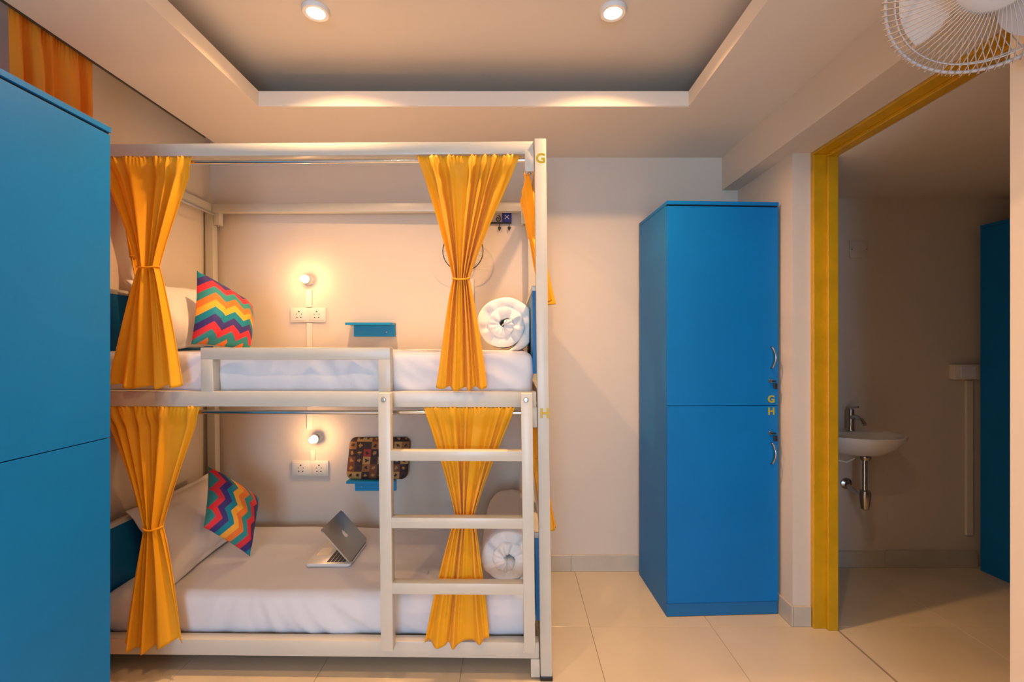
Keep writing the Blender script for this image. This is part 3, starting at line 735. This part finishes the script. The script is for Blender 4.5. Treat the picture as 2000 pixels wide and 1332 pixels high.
mk('lever', tube([(bx+.02, YW-.085, bz+.128), (bx+.02, YW-.090, bz+.140), (bx+.022, YW-.145, bz+.150)], [.008, .006, .005], 10), M_nickel, tp, smooth=True)
ty = YW-.225
mk('waste_flange', lathe([(.032, 0), (.032, -.010), (.026, -.022), (.018, -.024), (0, -.024)], (bx+.0, ty, bz-.122), n=22), M_nickel, wb, smooth=True)
mk('waste_pipe', tube([(bx, ty, bz-.13), (bx, ty, .535)], .0165, 16), M_chrome, wb, smooth=True)
mk('bottle_trap', lathe([(.018, .55), (.030, .543), (.032, .52), (.029, .49), (.026, .46), (.022, .440), (.010, .432), (0, .432)], (bx, ty, 0), n=22), M_nickel, wb, smooth=True)
mk('wall_pipe', tube([(bx, ty, .505), (bx+.004, ty+.07, .508), (bx+.035, YW-.05, .515), (bx+.05, YW-.001, .520)], .0145, 14), M_nickel, wb, smooth=True)
mk('wall_flange', lathe([(.036, 0), (.034, -.008), (.020, -.016), (.014, -.020)], (bx+.05, YW-.001, .520), 'Y', n=22), M_nickel, wb, smooth=True)
mk('supply_hose', tube([(bx-.01, YW-.16, .715), (bx-.05, YW-.15, .690), (bx-.12, YW-.10, .700), (bx-.22, YW-.04, .715), (bx-.26, YW-.004, .70)], .005, 8), M_plate, wb, smooth=True)
# blank plate, socket box and duct on the corridor wall
def cat(px, py, D=2.975): return (px-VX)*D/FP, CH-(py-VY)*D/FP
a0, b1 = cat(1658, 471); a1, b0 = cat(1694, 504)
sw = tag(mk('switch_plate', box(a0, a1, 2.966, 2.9745, b0, b1, .003), M_wall, smooth=True), 'blank square cover plate on the wall above the wash basin', 'wall plate')
for xx in (a0+.012, a1-.012): mk('screw', lathe([(0, -.002), (.004, -.002), (.004, .001)], (xx, 2.966, (b0+b1)/2), 'Y', n=10), M_nickel, sw)
a0, b1 = cat(1862, 712, 2.95); a1, b0 = cat(1912, 741, 2.95)
sb = tag(mk('switch_box', box(a0, a1, 2.937, 2.981, b0, b1, .004), M_plate, smooth=True), 'cream surface switch box beside the dark blue locker', 'switch box')
mk('switch_module', box(a0+.035, a1-.035, 2.933, 2.937, b0+.014, b1-.012, .001), M_white, sb)
a0, b1 = cat(1889, 743, 2.965); a1, b0 = cat(1902, 1046, 2.965)
tag(mk('cable_duct', box(a0, a1, 2.967, 2.9815, b0, b1, .002), M_plate), 'cream cable duct on the wall beside the dark blue locker', 'cable duct')

# ------------------------------------------------------------------ white wall fan, upper right
fc = Vector((1.105, 1.09, 2.238))
ax = Vector((-.52, -.72, -.46)).normalized()          # the way the fan faces
q = ax.to_track_quat('Z', 'Y')
fan = empty('wall_fan', fc); tag(fan, 'white wire-cage wall fan in the upper right corner', 'fan')
def fx_(v): return fc+q @ Vector(v)
def loop(r, h, n=64): return [(r*math.cos(2*PI*k/n), r*math.sin(2*PI*k/n), h) for k in range(n)]
FR = .197
mk('rim', tube(loop(FR, 0), .0042, 8, closed=True), M_wire, fan, smooth='all', xf=fx_)
def guard(sgn, n, depth, off, rmin):
    gs = [tube(loop(FR-.018, sgn*depth*.45), .0018, 6, closed=True)]
    for k in range(n):
        a = 2*PI*k/n+off; tw = .16*sgn
        pts_ = []
        for s in range(7):
            f = s/6; r_ = rmin+(FR+.008-rmin)*f; h = sgn*depth*(1-f**3.2)
            pts_.append((r_*math.cos(a+tw*(1-f)), r_*math.sin(a+tw*(1-f)), h))
        gs.append(tube(pts_, .00115, 4, cap=False))
    return join(*gs)
mk('front_guard', guard(1, 84, .050, 0, .07), M_wire, fan, smooth='all', xf=fx_)
mk('rear_guard', guard(-1, 72, .055, .03, .05), M_wire, fan, smooth='all', xf=fx_)
mk('badge', lathe([(0, .066), (.045, .064), (.070, .056), (.078, .046), (.074, .040), (0, .040)], (0, 0, 0), n=36), M_fan, fan, smooth=True, xf=fx_)
for b_ in range(3):
    V, F = [], []; n1, n2 = 12, 8
    for s in (0, 1):
        for i in range(n1+1):
            for j in range(n2+1):
                r_ = .035+.135*i/n1; sp_ = (.55+.75*math.sin(PI*min(1, i/n1*.75+.1)))*(j/n2-.5); a = 2*PI*b_/3+1.05+sp_*.8+.3*i/n1
                V.append((r_*math.cos(a), r_*math.sin(a), -.004+.030*(j/n2-.5)+s*.002))
    N = (n1+1)*(n2+1)
    for s in (0, 1):
        for i in range(n1):
            for j in range(n2): z_ = s*N+i*(n2+1)+j; F.append((z_, z_+1, z_+n2+2, z_+n2+1))
    mk('blade', (V, F), M_fan, fan, smooth='all', xf=fx_)
mk('motor_housing', lathe([(.040, .012), (.045, -.03), (.060, -.045), (.062, -.095), (.045, -.125), (0, -.130)], (0, 0, 0), n=28), M_fan, fan, smooth=True, xf=fx_)
e_ = fx_((0, 0, -.11))
mk('arm', tube([e_, e_+Vector((.05, .02, -.02)), Vector((XS-.02, e_.y+.03, e_.z-.05)), Vector((XS-.001, e_.y+.03, e_.z-.05))], [.022, .020, .022, .03], 14), M_fan, fan, smooth=True)
mk('wall_bracket', box(XS-.03, XS-.0005, e_.y-.02, e_.y+.08, e_.z-.16, e_.z+.03, .008), M_fan, fan, smooth=True)
